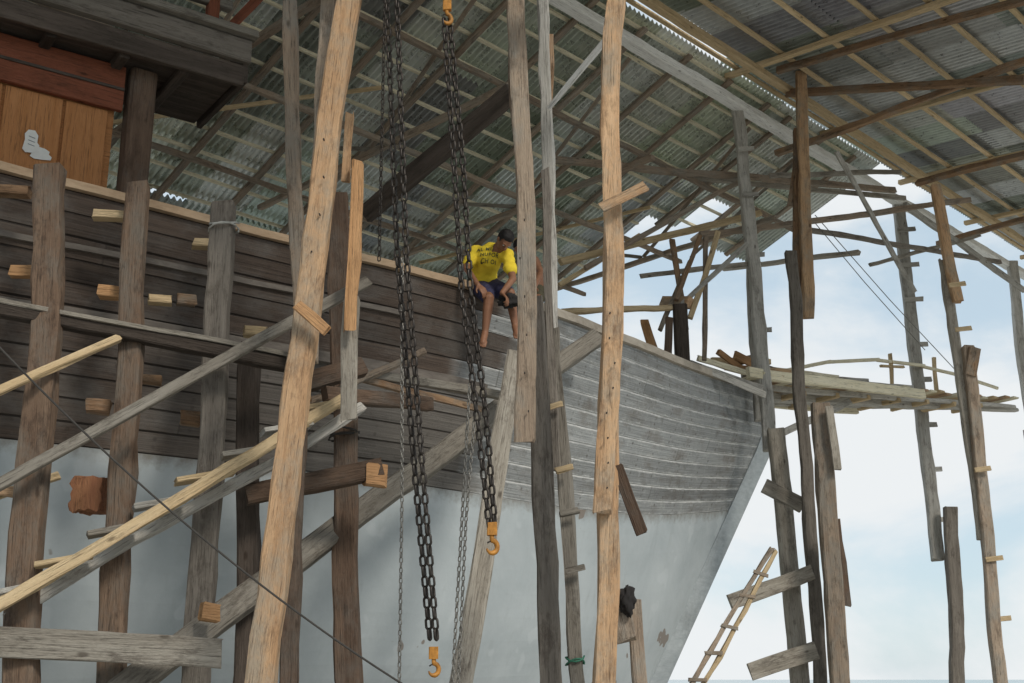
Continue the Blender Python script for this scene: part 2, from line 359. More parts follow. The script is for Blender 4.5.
# bow platform
bp=empty("bowsprit_platform",SP(0,0,4.6),parent=ship)
def zpl(d): return 4.66+.10*d
beam("bowsprit",SP(2.2,0,zpl(-2)-.03),SP(-7.5,0,zpl(7.4)-.04),.17,.26,W_SILVER,taper=.45,parent=bp)
for s in(1,-1):
    beam("side_beam",SP(.6,.62*s,zpl(-.5)-.0),SP(-7.2,.16*s,zpl(6.9)+.02),.10,.08,W_SILVER,taper=.7,parent=bp)
    beam("side_beam",SP(1.4,1.05*s,zpl(-1.4)+.14),SP(-3.4,.76*s,zpl(3.1)+.03),.17,.09,W_PALE,parent=bp)
for i in range(25):
    d=-1.0+i*.33; hw=.90-.09*d+random.uniform(-.06,.12)
    beam("deck_slat",SP(-d,hw,zpl(d)+.12+random.uniform(-.01,.015)),SP(-d,-hw,zpl(d)+.12),.18,.035,(W_PALE,W_TAN,W_LIGHT)[i%3],face=(0,0,1),parent=bp)
beam("edge_board",SP(1.0,.76,zpl(-1)+.22),SP(-3.4,.5,zpl(3.4)+.17),.05,.14,W_SILVER,face=N,parent=bp)
for d in (.4,1.3,2.2,3.1,4.0,4.9,5.8): beam("crosspiece",SP(-d,.62-.05*d,zpl(d)-.05),SP(-d,-.62+.05*d,zpl(d)-.05),.08,.09,W_TAN,parent=bp)
pts=[(.6,5.0),(2.2,5.45),(3.6,5.7),(5.0,5.78),(6.4,5.75),(7.4,5.66)]
for (d0,z0),(d1,z1) in zip(pts,pts[1:]):
    beam("platform_handrail",SP(-d0,-.35,z0+.22),SP(-d1,-.3,z1+.22),.06,.05,W_PALE,parent=bp,jit=.004)
for d in (4.0,5.4): beam("rail_stanchion",SP(-d,-.35,zpl(d)+.1),SP(-d,-.35,zpl(d)+1.05),.07,.06,W_TAN,parent=bp)
beam("rail_crossbar",SP(-3.7,-.35,5.82),SP(-4.4,-.35,5.9),.05,.05,W_TAN,parent=bp)
beam("platform_bracket",SP(-.2,.2,4.0),SP(-1.9,.3,4.75),.12,.1,W_SILVER,parent=bp)
# items on fore deck
fd="loose boards lying on the fore deck of the ship"
for (x0,y0,x1,y1,Y,w,m) in ((690,363,762,388,17.8,7,W_SILVER),(698,357,745,372,18.2,6,W_PALE),(718,352,770,388,18.8,6,W_ORANGE),(735,355,768,372,19.2,9,W_ORANGE),(742,376,812,383,19.3,8,W_SILVER),(765,370,838,379,20.2,7,W_PALE),(725,366,790,372,19.0,7,W_LIGHT),(735,362,765,356,19.4,8,W_BROWN),(700,368,765,395,17.6,7,W_SILVER),(790,376,868,381,20.6,5,W_SILVER),(712,360,770,362,19.4,6,W_TAN),(752,364,790,376,19.5,6,W_GREY)):
    bpx("loose_board",x0,y0,Y,x1,y1,Y+.5,w,m,dm=.06,label=fd,cat="board",group="loose boards on the ship")
bpx("deck_stanchion",680,305,17.6,683,385,17.6,15,W_DARK,label="thick dark timber bollard post on the fore deck",cat="wooden post")
bpx("deck_stanchion",670,318,17.4,668,380,17.4,8,W_DBROWN,label="dark timber stanchion on the fore deck",cat="wooden post")
for (x0,y0,x1,y1,w,m) in ((672,240,686,330,6,W_BROWN),(718,232,690,318,6,W_TAN),(747,244,680,306,5,W_SILVER),(700,236,676,300,5,W_BROWN),(663,303,690,303,12,W_LIGHT),(645,322,655,352,9,W_ORANGE),(706,236,704,360,5,W_GBR),(690,262,660,330,5,W_GBR)):
    bpx("leaning_prop",x0,y0,18,x1,y1,17.6,w,m,label="thin prop leaning against the timber post on the fore deck",cat="wooden prop",group="props on the fore deck")
bpx("cross_plank",562,311,15.4,672,308,17.6,6,W_TAN,label="thin tan plank spanning across above the ship rail",cat="plank")
# ------------------------------------------------------------------ shed roofs
D2=Vector((.692,.722,0)).normalized(); E2=Vector((-.722,.692,0)).normalized(); RO=Vector((1.2,16.3,0))
def RP(u,L,z): 
    p=RO+D2*u+E2*L; p.z=z+EYE; return p
def roof(name,u0,u1,La,Lb,zf,label,purl,raft,rstep,pst=.5,skip=(),slit=.0,mat=None,pw=.055,rw=.06,notch=None,cut=None):
    R=empty(name,RP((u0+u1)/2,(La+Lb)/2,zf(Lb)),label=label,cat="roof")
    bm=bmesh.new(); cl=bm.loops.layers.color.new("tone")
    per=.115; sw=per*8; sl=2.1; s=1 if Lb>La else -1
    nu=int((u1-u0)/sw)+1; nl=int(abs(Lb-La)/sl)+1
    for i in range(nu):
        for j in range(nl):
            if (i,j) in skip: continue
            gap=.20 if random.random()<slit else 0
            ua=u0+i*sw+random.uniform(-.02,.02); l0=La+s*j*sl; l1=La+s*min(abs(Lb-La)+random.uniform(0,.25),(j+1)*sl+.15-gap)
            if cut and ua>cut[0] and l0>cut[1]: continue
            if notch and j==0 and notch[0]<ua<notch[1]: l0+=s*notch[2]
            dz=.012*((i+j)%2)+random.uniform(0,.012)+.01*(nl-j); tn=random.uniform(.70,1.1); tint=(tn,tn*random.uniform(.98,1.04),tn*random.uniform(.95,1.02),1)
            sk=random.uniform(-.02,.02); n=8*6+3; rows=[[],[]]
            for k_ in range(n+1):
                uu=ua+k_*per/6; h=.034*math.sin(2*math.pi*k_/6+.3)
                rows[0].append(bm.verts.new(RP(uu,l0,zf(l0)+h+dz))); rows[1].append(bm.verts.new(RP(uu+sk,l1,zf(l1)+h+dz-.012)))
            for k_ in range(n):
                f=bm.faces.new((rows[0][k_],rows[0][k_+1],rows[1][k_+1],rows[1][k_])); f.smooth=True
                for lp in f.loops: lp[cl]=tint
    mobj("corrugated_sheeting",bm,mat,parent=R)
    L=min(La,Lb)+.12
    while L<max(La,Lb):
        ue=cut[0]+.8 if cut and L>cut[1]+.1 else u1
        beam("purlin",RP(u0,L,zf(L)-.07),RP(ue,L,zf(L)-.07),pw,.045,purl,jit=.006,face=(0,0,1),parent=R); L+=pst
    u=u0+.3
    while u<u1:
        beam("rafter",RP(u,La,zf(La)-.16),RP(u,Lb if not(cut and u>cut[0]+.5) else cut[1]+.4,zf(Lb if not(cut and u>cut[0]+.5) else cut[1]+.4)-.16),rw,.11,raft,jit=.007,face=E2.cross(Vector((0,0,1))),parent=R); u+=rstep
    return R
zc=lambda L:10-.41*L
zr=lambda L:10.16+.05*(L+1)
R1=roof("shed_roof",-16,5.1,-.22,6.7,zc,"corrugated zinc shed roof on timber rafters over the ship",W_PALE,W_GBR,1.2,.46,slit=.02,mat=M_ROOF,cut=(3.4,5.9),pw=.062)  # unseen stretch past the left added to darken the interior there
R3=roof("shed_roof",5.12,8.0,-.22,2.9,zc,"short corrugated zinc roof extension above the ship's bow",W_PALE,W_GBR,1.2,.46,skip=((1,1),),mat=M_ROOF,pw=.062)
R2=roof("shed_roof",-16,24,-.12,-8.2,zr,"corrugated zinc roof bay with tan purlins beside the ship",W_TAN,W_TAN,3.2,.86,mat=M_ROOF2,pw=.085,rw=.09,notch=(.2,3.0,.42))  # bay runs on out of view at left, added to shade that side
beam("ridge_beam",RP(-16,-.02,9.70),RP(24,-.02,9.70),.15,.22,W_WHITE,jit=.015,parent=R1)
beam("ridge_beam",RP(-16,-.75,9.92),RP(24,-.75,9.92),.13,.14,W_TAN,jit=.015,parent=R2)
for u in (-8.2,-5.1,-2.0,1.2,4.7):
    beam("tie_beam",RP(u,-.2,7.75),RP(u,5.6,7.6),.085,.10,W_GBR,jit=.012,parent=R1)
    beam("truss_web",RP(u,2.7,7.75),RP(u,.2,9.6),.06,.05,W_GBR,jit=.008,parent=R1)
    beam("truss_web",RP(u,2.75,7.75),RP(u,4.1,8.2),.06,.05,W_GREY,jit=.008,parent=R1)
beam("tie_beam",RP(7.7,-.2,7.9),RP(7.7,2.9,8.3),.085,.10,W_GREY,jit=.012,parent=R3)
beam("truss_web",RP(6.3,.2,9.5),RP(6.4,2.8,8.2),.06,.05,W_GREY,parent=R3)
for u in (5.4,12.0): 
    beam("tie_beam",RP(u,.1,9.3),RP(u,-7.2,9.5),.11,.12,W_BROWN,jit=.02,parent=R2)
for L,z in ((1.0,8.6),(2.2,7.65),(4.6,7.55)):
    beam("long_tie",RP(-10,L,z),RP(5.2 if L>1 else 8,L,z),.08,.08,W_GBR,jit=.015,parent=R1)
for u0_,u1_,La_,Lb_ in ((-6,-2,5.3,2.5),(1.5,4.7,5.5,2.5)):
    beam("wind_brace",RP(u0_,La_,7.5),RP(u1_,Lb_,8.7),.06,.05,W_TAN,jit=.008,parent=R1)
def TB(x0,y0,Y0,x1,y1,Y1,w,m,lab="timber brace nailed under the corrugated roof"):
    return bpx("roof_brace",x0,y0,Y0,x1,y1,Y1,w,m,label=lab,cat="timber brace",group="braces under the roof",jit=.012)
TB(512,92,13.2,365,214,14.4,20,W_DARK,"thick dark timber brace slanting under the roof")
TB(606,40,8.3,549,108,8.9,6,W_WHITE,"thin whitewashed brace nailed between two tall posts")
TB(895,190,21.5,545,160,17.5,7,W_GBR); TB(760,213,20.3,560,262,18,7,W_TAN)
TB(915,292,21,836,152,19.5,5,W_SILVER); TB(800,130,19,790,205,19,6,W_BROWN); TB(1024,290,26,905,205,22,6,W_SILVER)
TB(970,200,21,700,235,19,6,W_GBR); TB(1000,262,25,800,228,20,5,W_MID); TB(760,262,19,640,276,18,5,W_GREY)
TB(900,172,21.5,770,176,19,5,W_GREY); TB(745,178,19.5,585,268,18,5,W_GBR); TB(905,198,22,690,178,20,5,W_GREY); TB(640,235,18.5,560,285,18,5,W_TAN)
TB(1024,80,17.2,786,93,19,9,W_BROWN,"brown tie beam running beneath the corrugated roof")
TB(1030,154,18.2,918,182,21,8,W_BROWN,"brown tie beam running beneath the corrugated roof")
TB(1030,-2,15.0,778,70,18.4,9,W_BROWN,"brown tie beam running beneath the corrugated roof")
TB(980,235,24,870,265,22,4,W_GREY)
# ------------------------------------------------------------------ posts
def post(segs,mat,lab,name="timber_post",cat="wooden post",group="posts around the ship",up=None,mats=None):
    main=None
    for i,s in enumerate(segs):
        m=(mats[i] if mats and i<len(mats) else mat)
        last=(s[4]>=683)
        kw=dict(down=last,jit=.022)
        if i==0: 
            main=bpx(name,*s[:6],s[6],m,up=up if s[1]<=0 else None,label=lab,cat=cat,group=group,**kw)
        else: bpx("spliced_timber",*s[:6],s[6],m,parent=main,**kw)
    return main
SH="aged timber prop standing upright against the ship hull"
W_REDB=wood("reddish_prop_timber",(.125,.08,.055),(.22,.155,.11),(.045,.033,.027),.7,.15,(.165,.14,.115))
post([(52,168,9.0,22,683,8.4,30)],W_REDB,SH); 
s2=post([(138,185,9.4,110,683,8.8,24)],W_REDB,SH)
s3=post([(223,205,10.0,197,683,9.3,25)],W_GREY,"weathered grey timber prop against the ship hull",mats=[W_MID])
post([(252,345,10.2,243,683,9.7,22)],W_DARK,SH)
s5=post([(336,196,10.9,352,683,10.1,24)],W_DARK,SH,mats=[W_DBROWN])
m1=post([(348,0,8.3,258,683,7.7,27),(330,-5,8.5,308,360,8.2,18)],W_LIGHT,"tall fresh sawn pole leaning beside the ship hull",up=7.5,mats=[W_LIGHT,W_GBR])
m2=post([(289,0,9.3,302,345,9.3,16),(300,330,9.45,290,683,9.3,18)],W_GREY,"slim weathered pole spliced halfway, beside the hull",up=8.5,mats=[W_GBR,W_DBROWN])
post([(357,163,9.0,352,330,9.0,12),(352,300,9.15,352,420,9.15,17),(350,115,9.1,346,180,9.1,9)],W_ORANGE,"short orange-brown timber length fixed to scaffold post",name="short_post",mats=[W_ORANGE,W_GREY,W_LIGHT])
m4=post([(517,0,8.7,529,442,8.6,20),(535,300,8.95,552,683,8.8,21)],W_GREY,"tall weathered post of two spliced timbers before the hull",up=8.2,mats=[W_GBR,W_MID])
m5=post([(541,0,9.3,552,360,9.3,12),(553,330,9.2,577,683,9.1,14),(549,35,9.5,547,120,9.5,9),(543,170,9.1,556,470,9.1,9)],W_GREY,"thin grey pole patched with nailed splints",up=8.6,mats=[W_SILVER,W_GREY,W_BROWN,W_MID])
m6=post([(617,0,8.1,606,512,8.1,20),(612,300,8.25,604,683,8.2,21)],W_LIGHT,"tall light brown sawn post of two spliced timbers",up=7.5,mats=[W_LIGHT,W_LIGHT])
m7=post([(737,103,19.3,770,450,18.4,13),(776,430,18.2,800,683,17.8,17),(750,240,19.1,760,420,18.9,12)],W_SILVER,"weathered shed post with nailed boards near the bow",mats=[W_SILVER,W_GREY,W_SILVER])
post([(802,72,18.8,808,318,18.8,12),(797,130,18.95,799,290,18.95,10)],W_LIGHT,"doubled brown timber hanging from the roof beam",name="hanging_timber",cat="timber",mats=[W_LIGHT,W_BROWN])
m9=post([(791,252,18.1,820,683,17.5,12)],W_MID,"thin grey-brown shed post near the bow")
m10=post([(820,403,17.1,840,683,17.1,18),(836,520,17.2,846,606,17.2,9)],W_BROWN,"stout brown post standing near the bow",mats=[W_GBR,W_DBROWN])
m11=post([(898,198,23.6,938,560,23.0,12)],W_SILVER,"slim pale grey shed post with nailed splice boards",name="shed_post")
post([(950,508,22.8,958,683,22.6,13)],W_MID,"short dark post standing under the slim grey post")
m13=post([(935,186,20.2,958,302,20.2,11),(944,260,20.35,983,540,20,10),(968,347,20.1,1001,683,19.8,12)],W_GBR,"thin brown post spliced from three timbers",mats=[W_LIGHT,W_GREY,W_GBR])
post([(1011,262,27.5,1034,450,27.5,10),(1030,430,27.3,1050,683,27.3,10)],W_SILVER,"slim grey shed post under the roof beam")
def cleat(par,x0,y0,x1,y1,Y,w,m): bpx("cleat",x0,y0,Y,x1,y1,Y,w,m,dm=pm(w,Y)*.4,parent=par)
cleat(m6,602,209,646,187,7.95,12,W_LIGHT); cleat(m6,616,466,642,533,8.2,12,W_DBROWN)
cleat(m5,546,408,562,404,9,6,W_TAN); cleat(m5,556,470,572,466,9,6,W_TAN); cleat(m5,560,512,578,508,9,6,W_GREY); cleat(m5,566,570,584,566,9,6,W_GREY)
cleat(m7,730,602,812,572,17.6,15,W_GREY); cleat(m7,764,486,803,506,18,15,W_GREY); cleat(m7,750,672,816,651,17.5,17,W_GREY)
for yy in (150,195,255,330): cleat(m7,733+(yy-103)*.095,yy,750+(yy-103)*.095,yy-1,18.9,5,W_SILVER)
cleat(m13,975,348,970,375,20,12,W_BROWN); cleat(m10,828,407,838,470,16.9,8,W_GREY)
cleat(m1,296,306,326,332,7.8,12,W_ORANGE)
for yy in (230,265,300,345,380,425,470,520): cleat(m11,894+(yy-200)*.11,yy,912+(yy-200)*.11,yy-1,23.3,5,W_SILVER)
for yy in (285,330,470,560,620): cleat(m13,946+(yy-260)*.135,yy,962+(yy-260)*.135,yy-2,19.8,5,W_TAN)
post([(617,592,8.5,626,640,8.5,22),(634,600,8.7,640,683,8.6,14)],W_GBR,"short upright timber stub beside the light post",name="timber_stub")
def nails(par,x0,y0,x1,y1,Y,n):
    for i in range(n):
        t=(i+.5)/n; c=P(x0+(x1-x0)*t+random.uniform(-4,4),y0+(y1-y0)*t,Y); beam("nail_head",c,c+Vector((0,.03,0)),.010,.010,M_CHAIN,jit=0,face=(0,0,1),parent=par)
nails(m6,612,300,609,500,7.985,8); nails(m4,522,200,526,430,8.5,6); nails(m1,330,120,300,345,7.97,6)
# ------------------------------------------------------------------ scaffold
def SC(x0,y0,Y0,x1,y1,Y1,w,m,lab,name="scaffold_plank",dm=None,**k):
    return bpx(name,x0,y0,Y0,x1,y1,Y1,w,m,dm=dm,label=lab,cat="scaffold timber",group="scaffold timbers along the hull",**k)
SC(368,281,9.3,-30,500,8.2,12,W_GREY,"grey plank slanting up across the upright props",dm=.05)
SC(120,339,9.0,-20,402,8.2,9,W_TAN,"thin tan pole slanting across the props")
SC(-30,303,8.6,290,366,9.6,14,W_DARK,"dark scaffold beam running along the hull planks",dm=.14)
SC(-30,295,8.6,292,358,9.6,5,W_GREY,"grey plank lying on the dark scaffold beam",dm=.18)  # added strip: the beam's lit top put into a paler colour
SC(-20,642,8.2,221,652,8.75,29,W_GREY,"wide grey plank lying across the props",dm=.07)
SC(596,337,13.7,115,697,8.7,22,W_GREY,"long grey pole slanting up along the hull")
SC(516,355,11.7,460,690,10.3,21,W_GREY,"pale grey shore leaning against the hull",down=True)
SC(246,496,9.55,382,469,9.75,20,W_DBROWN,"thick brown beam crossing between the props",dm=.14)
SC(325,393,9.8,430,405,10.5,15,W_DBROWN,"short dark beam end poking past the prop",dm=.10)
SC(296,386,9.8,362,368,10.2,20,W_DBROWN,"short dark timber block between the props",dm=.12)
SC(362,372,10.6,500,395,12.0,9,W_GREY,"grey rail plank running along the hull side")
SC(345,372,10.4,500,416,12.2,7,W_BROWN,"thin brown batten running along the hull side")
SC(-20,500,8.9,60,476,9.0,8,W_TAN,"thin tan pole slanting across the props")
SC(300,405,9.8,425,352,11.2,7,W_GBR,"thin tan pole slanting across the props")
# gangway with treads
gw=empty("gangway_ramp",P(150,520,8.9),label="sloping wooden gangway with nailed tread cleats",cat="gangway")
g0a,g1a=P(-25,620,8.0),P(350,398,9.6); OFF=Vector((.04,.40,.03))
beam("ramp_rail",g0a,g1a,.085,.05,W_TAN,parent=gw,jit=.02); beam("ramp_rail",g0a+OFF,g1a+OFF,.085,.05,W_SILVER,parent=gw,jit=.02)
for i in range(8):
    t=.07+i*.122; c_=g0a.lerp(g1a,t)+Vector((-.05,.16,.075)); dd_=Vector((.9,.32,.22)).normalized()*random.uniform(.17,.22)
    beam("tread",c_-dd_,c_+dd_,.24,.04,(W_SILVER,W_TAN,W_GREY)[i%3],face=(0,0,1),parent=gw,jit=.008)
# ------------------------------------------------------------------ blocks at the hull
for (x,y,w,h,Y,m) in ((25,271,30,12,9.1,W_ORANGE),(112,292,26,12,9.4,W_ORANGE),(108,215,30,9,9.5,W_TAN),(187,300,18,12,9.9,W_BROWN),(98,405,24,14,9.3,W_BROWN),(190,418,18,14,9.9,W_BROWN),(150,378,22,8,9.6,W_BROWN),(60,320,22,8,9.2,W_TAN),(205,243,24,9,9.9,W_TAN),(160,300,22,8,9.7,W_TAN),(255,330,22,10,10.3,W_TAN),(10,192,40,10,9.2,W_BROWN),(210,612,16,18,9.0,W_ORANGE),(5,490,18,10,8.8,W_LIGHT),(300,395,22,8,9.8,W_ORANGE),(375,474,20,24,9.7,W_ORANGE)):
    bpx("wooden_wedge",x-w/2,y,Y,x+w/2,y+2,Y+.05,h,m,dm=.13,jit=.014,label="small cut timber block wedged against the hull planks",cat="wood block",group="wedge blocks on the hull")
bm=bmesh.new(); r_=bmesh.ops.create_cube(bm,size=1); bmesh.ops.subdivide_edges(bm,edges=bm.edges,cuts=5,use_grid_fill=True); c_=P(91,496,9.25)
for v in bm.verts:
    q_=v.co.copy(); f_=1-.25*max(0,q_.length-.5); v.co=Vector((q_.x*.25,q_.y*.25,q_.z*.27))*f_+Vector((noise.noise(q_*4+Vector((3,0,0))),0,noise.noise(q_*4)))*.04+c_
M_RUST=wood("red_cut_log_end",(.24,.10,.06),(.42,.21,.11),(.08,.03,.02),.8,.05)
mobj("wooden_wedge",bm,M_RUST,label="rough reddish log end jammed against the hull",cat="wood block",group="wedge blocks on the hull")
# ------------------------------------------------------------------ chains
def torus_link(bm,M,L,W,r,ns=12,nr=6):
    rings=[]
    for i in range(ns):
        t=2*math.pi*(i+.5)/ns; c=Vector(((W/2-r)*math.cos(t),0,(L/2-W/2)*(1 if math.sin(t)>0 else -1)+(W/2-r)*math.sin(t)))
        o=Vector((math.cos(t),0,math.sin(t))); rg=[]
        for j in range(nr):
            s=2*math.pi*j/nr; rg.append(bm.verts.new(M@(c+o*r*math.cos(s)+Vector((0,1,0))*r*math.sin(s))))
        rings.append(rg)
    for i in range(ns):
        a_,b_=rings[i],rings[(i+1)%ns]
        for j in range(nr): bm.faces.new((a_[j],a_[(j+1)%nr],b_[(j+1)%nr],b_[j]))
def chain(name,pts,L,W,r,mat,parent):
    bm=bmesh.new(); k_=0; pitch=L-2*r*1.05
    segs=[(pts[i],pts[i+1]) for i in range(len(pts)-1)]; carry=0
    for a_,b_ in segs:
        d=(b_-a_); ln=d.length; z=d.normalized(); x=z.cross(Vector((.3,1,0))).normalized(); y=z.cross(x); t=carry
        while t<ln:
            ang=(0 if k_%2 else math.pi/2)+.12+random.uniform(-.15,.15)
            q=Quaternion(z,ang); X=q@x; Y_=q@y; p=a_+z*t
            torus_link(bm,Matrix(((X.x,Y_.x,z.x,p.x),(X.y,Y_.y,z.y,p.y),(X.z,Y_.z,z.z,p.z),(0,0,0,1))),L,W,r); k_+=1; t+=pitch
        carry=t-ln
    bmesh.ops.recalc_face_normals(bm,faces=bm.faces)
    return mobj(name,bm,mat,smooth=True,parent=parent)
def tube(name,pts,rad,mat,parent=None,n=8,cyc=False,**k):
    bm=bmesh.new(); rings=[]
    for i,p in enumerate(pts):
        a_=pts[i-1] if i>0 else pts[0]; c_=pts[i+1] if i<len(pts)-1 else pts[-1]
        z=(c_-a_).normalized(); x=z.cross(Vector((.2,1,.1))).normalized(); y=z.cross(x); r=rad[i] if isinstance(rad,list) else rad
        rings.append([bm.verts.new(p+x*r*math.cos(2*math.pi*j/n)+y*r*math.sin(2*math.pi*j/n)) for j in range(n)])
    for a_,b_ in zip(rings,rings[1:]):
        for j in range(n): bm.faces.new((a_[j],a_[(j+1)%n],b_[(j+1)%n],b_[j]))
    bm.faces.new(rings[0]); bm.faces.new(rings[-1]); bmesh.ops.recalc_face_normals(bm,faces=bm.faces)
    return mobj(name,bm,mat,smooth=True,parent=parent,**k)
def hook(p,s,parent,mat):
    R3=Matrix.Rotation(.5,4,'Z')
    def q(x,y,z): return p+ (R3@Vector((x*s,y*s,z*s)))
    beam("hook_block",q(0,0,-.9),q(0,0,.1),.8*s,.55*s,mat,parent=parent,jit=.004)
    pts=[q(0,0,-.8),q(0,0,-1.25)]; rad=[.2*s,.19*s]
    for i in range(13):
        t=math.radians(90-i*21); pts.append(q(.48*math.cos(t),0,-1.78+.50*math.sin(t))); rad.append(s*(.21 if i<9 else .21-.035*(i-8)))
    tube("hook",pts,rad,mat,parent=parent)
    tube("safety_latch",[q(-.4,0,-1.5),q(.05,0,-1.25)],.06*s,M_CHAIN,parent=parent)
Lk,Wk,Rk=.088,.056,.0095
hA=empty("chain_hoist",P(437,655,8.0),label="black steel hoist chain with orange hook at its end",cat="chain hoist",group="hanging chain hoists")
def up(p,z): return Vector((p.x,p.y,z))
pA=P(397,0,8.0); 
chain("chain",[up(pA,6.9),pA,P(406,250,8.0),P(421,450,8.0),P(437,645,8.0)],Lk,Wk,Rk,M_CHAIN,hA)
chain("chain",[up(P(387,0,8.06),6.9),P(387,0,8.06),P(397,250,8.06),P(413,450,8.06),P(430,640,8.06)],Lk,Wk,Rk,M_CHAIN,hA)
hook(P(434,648,8.0),.075,hA,M_HOOK)
hB=empty("chain_hoist",P(492,530,8.1),label="doubled black hoist chain with yellow hook block",cat="chain hoist",group="hanging chain hoists")
pB=P(447,12,8.1)
for dx,dY in ((-4.5,0),(4.5,.06)):
    chain("chain",[P(447+dx*.6,22,8.1+dY),P(459+dx,170,8.1+dY),P(466+dx,290,8.1+dY),P(482+dx,420,8.1+dY),P(492+dx*.6,525,8.1+dY)],Lk,Wk,Rk,M_CHAIN,hB)
hook(P(492,524,8.1),.085,hB,M_HOOK)
hook(P(447,2,8.1),.08,hB,M_HOOK)
chain("chain",[up(pB,6.9),P(447,-4,8.1)],Lk,Wk,Rk,M_CHAIN,hB)
hC=empty("hand_chain",P(400,600,8.3),label="thin galvanised hand chain hanging in a loop",cat="chain",group="thin hanging hand chains")
chain("chain",[up(P(385,0,8.3),6.9),P(385,0,8.3),P(379,262,8.3)],.05,.032,.005,M_CHAIN,hC)
chain("chain",[P(402,260,8.3),P(402,500,8.3),P(399,700,8.3)],.045,.03,.005,M_CHAIN2,hC)
hD=empty("hand_chain",P(460,600,8.4),label="thin galvanised hand chain hanging in a loop",cat="chain",group="thin hanging hand chains")
chain("chain",[P(470,380,8.4),P(462,520,8.4),P(452,690,8.4)],.045,.03,.005,M_CHAIN2,hD)
chain("chain",[P(476,400,8.5),P(466,520,8.5),P(458,690,8.5)],.045,.03,.005,M_CHAIN2,hD)
beam("hoist_beam",Vector((-2.6,8.1,7.0)),Vector((1.4,8.2,7.0)),.18,.2,W_BROWN,label="thick timber crossbeam that carries the chain hoists",cat="beam")
c0,c1=P(-15,332,5.2),P(412,690,5.6); pts=[]
for i in range(24):
    t=i/23; p=c0.lerp(c1,t); p.z-=.10*4*t*(1-t); pts.append(p)
e=empty("power_cable",c0,label="thin black cable strung low across the yard",cat="cable"); tube("cable_line",pts,.005,M_ROPE,parent=e)
for (x0,y0,x1,y1) in ((800,205,925,350),(815,215,960,375)):
    q0,q1=P(x0,y0,20),P(x1,y1,22); tube("stay_wire",[q0,q0.lerp(q1,.5)-Vector((0,0,.05)),q1],.008,M_CHAIN2,label="thin steel wire from the roof to the bowsprit",cat="wire",group="stay wires")
def lash(x,y,Y,w,mat=M_ROPE,n=4,h=.03,rr=.009):
    c=P(x,y,Y); r=pm(w,Y)/2; pts=[]
    for i in range(n*12+1):
        t=2*math.pi*i/12; pts.append(c+Vector((r*1.15*math.cos(t),r*1.05*math.sin(t),(i/12-n/2)*h+.02*math.sin(t+i*.3))))
    tube("rope_lashing",pts,rr,mat,n=6,label="rope lashing wound around a timber joint",cat="rope",group="rope lashings on timbers")
lash(344,435,10.45,27,M_ROPE,3,.025); lash(224,228,9.95,28,M_STRAP,2); lash(575,661,9.1,16,M_RUBBER,2,.02,.007)
def rag(x,y,Y,sx,sy,lab):
    bm=bmesh.new(); bmesh.ops.create_icosphere(bm,subdivisions=4,radius=1); c=P(x,y,Y)
    for v in bm.verts:
        d=1+.6*noise.noise(v.co*1.8+Vector((x,0,0)))+.3*noise.noise(v.co*5); v.co=Vector((v.co.x*sx*d,v.co.y*sx*.7*d,v.co.z*sy*d))+c
    return mobj("cloth_rag",bm,M_CLOTH,smooth=True,label=lab,cat="rag")
rag(627,600,8.4,.055,.09,"crumpled black rag draped over a timber stub"); rag(509,301,11.98,.11,.075,"crumpled black cloth bundle held in the worker's hands"); 
ld=empty("wooden_ladder",P(690,700,16),label="narrow wooden ladder leaning up by the bow",cat="ladder")
la0,la1=P(686,690,16.2),P(771,548,16.8); lb0,lb1=P(697,692,16.2),P(777,552,16.8)
dl=(la1-la0); k_=(-.1-la0.z)/dl.z; la0=la0+dl*k_; dl=(lb1-lb0); lb0=lb0+dl*((-.1-lb0.z)/dl.z)
beam("ladder_rail",la0,la1,.06,.06,W_GBR,parent=ld,jit=.02); beam("ladder_rail",lb0,lb1,.06,.06,W_TAN,parent=ld,jit=.02)
for i in range(1,10):
    t=(i+random.uniform(-.15,.15))/10; beam("rung",la0.lerp(la1,t)-Vector((.05,.04,0)),lb0.lerp(lb1,t)+Vector((.05,-.04,random.uniform(-.03,.03))),.045,.03,W_GBR,parent=ld)
# ------------------------------------------------------------------ people
def capsule(bm,p0,p1,r0,r1,sx=1.0,n=12):
    z=(p1-p0); L=z.length
    if L<1e-5: z=Vector((0,0,1))
    z.normalize(); x=z.cross(Vector((.1,1,.05))).normalized(); y=z.cross(x); rings=[]
    prof=[]
    for i in range(1,5): t=math.pi/2*i/5; prof.append((p0-z*r0*math.cos(t),r0*math.sin(t)))
    prof.append((p0,r0)); prof.append((p0.lerp(p1,.5),(r0+r1)/2)); prof.append((p1,r1))
    for i in range(1,5): t=math.pi/2*i/5; prof.append((p1+z*r1*math.sin(t),r1*math.cos(t)))
    for c,r in prof: rings.append([bm.verts.new(c+x*r*sx*math.cos(2*math.pi*j/n)+y*r*math.sin(2*math.pi*j/n)) for j in range(n)])
    for a_,b_ in zip(rings,rings[1:]):
        for j in range(n): bm.faces.new((a_[j],a_[(j+1)%n],b_[(j+1)%n],b_[j]))
    bm.faces.new(list(reversed(rings[0]))); bm.faces.new(rings[-1])
def ball(bm,c,R,sx,sy,sz,sub=3):
    r=bmesh.ops.create_icosphere(bm,subdivisions=sub,radius=1)
    for v in r["verts"]: v.co=c+R@Vector((v.co.x*sx,v.co.y*sy,v.co.z*sz))
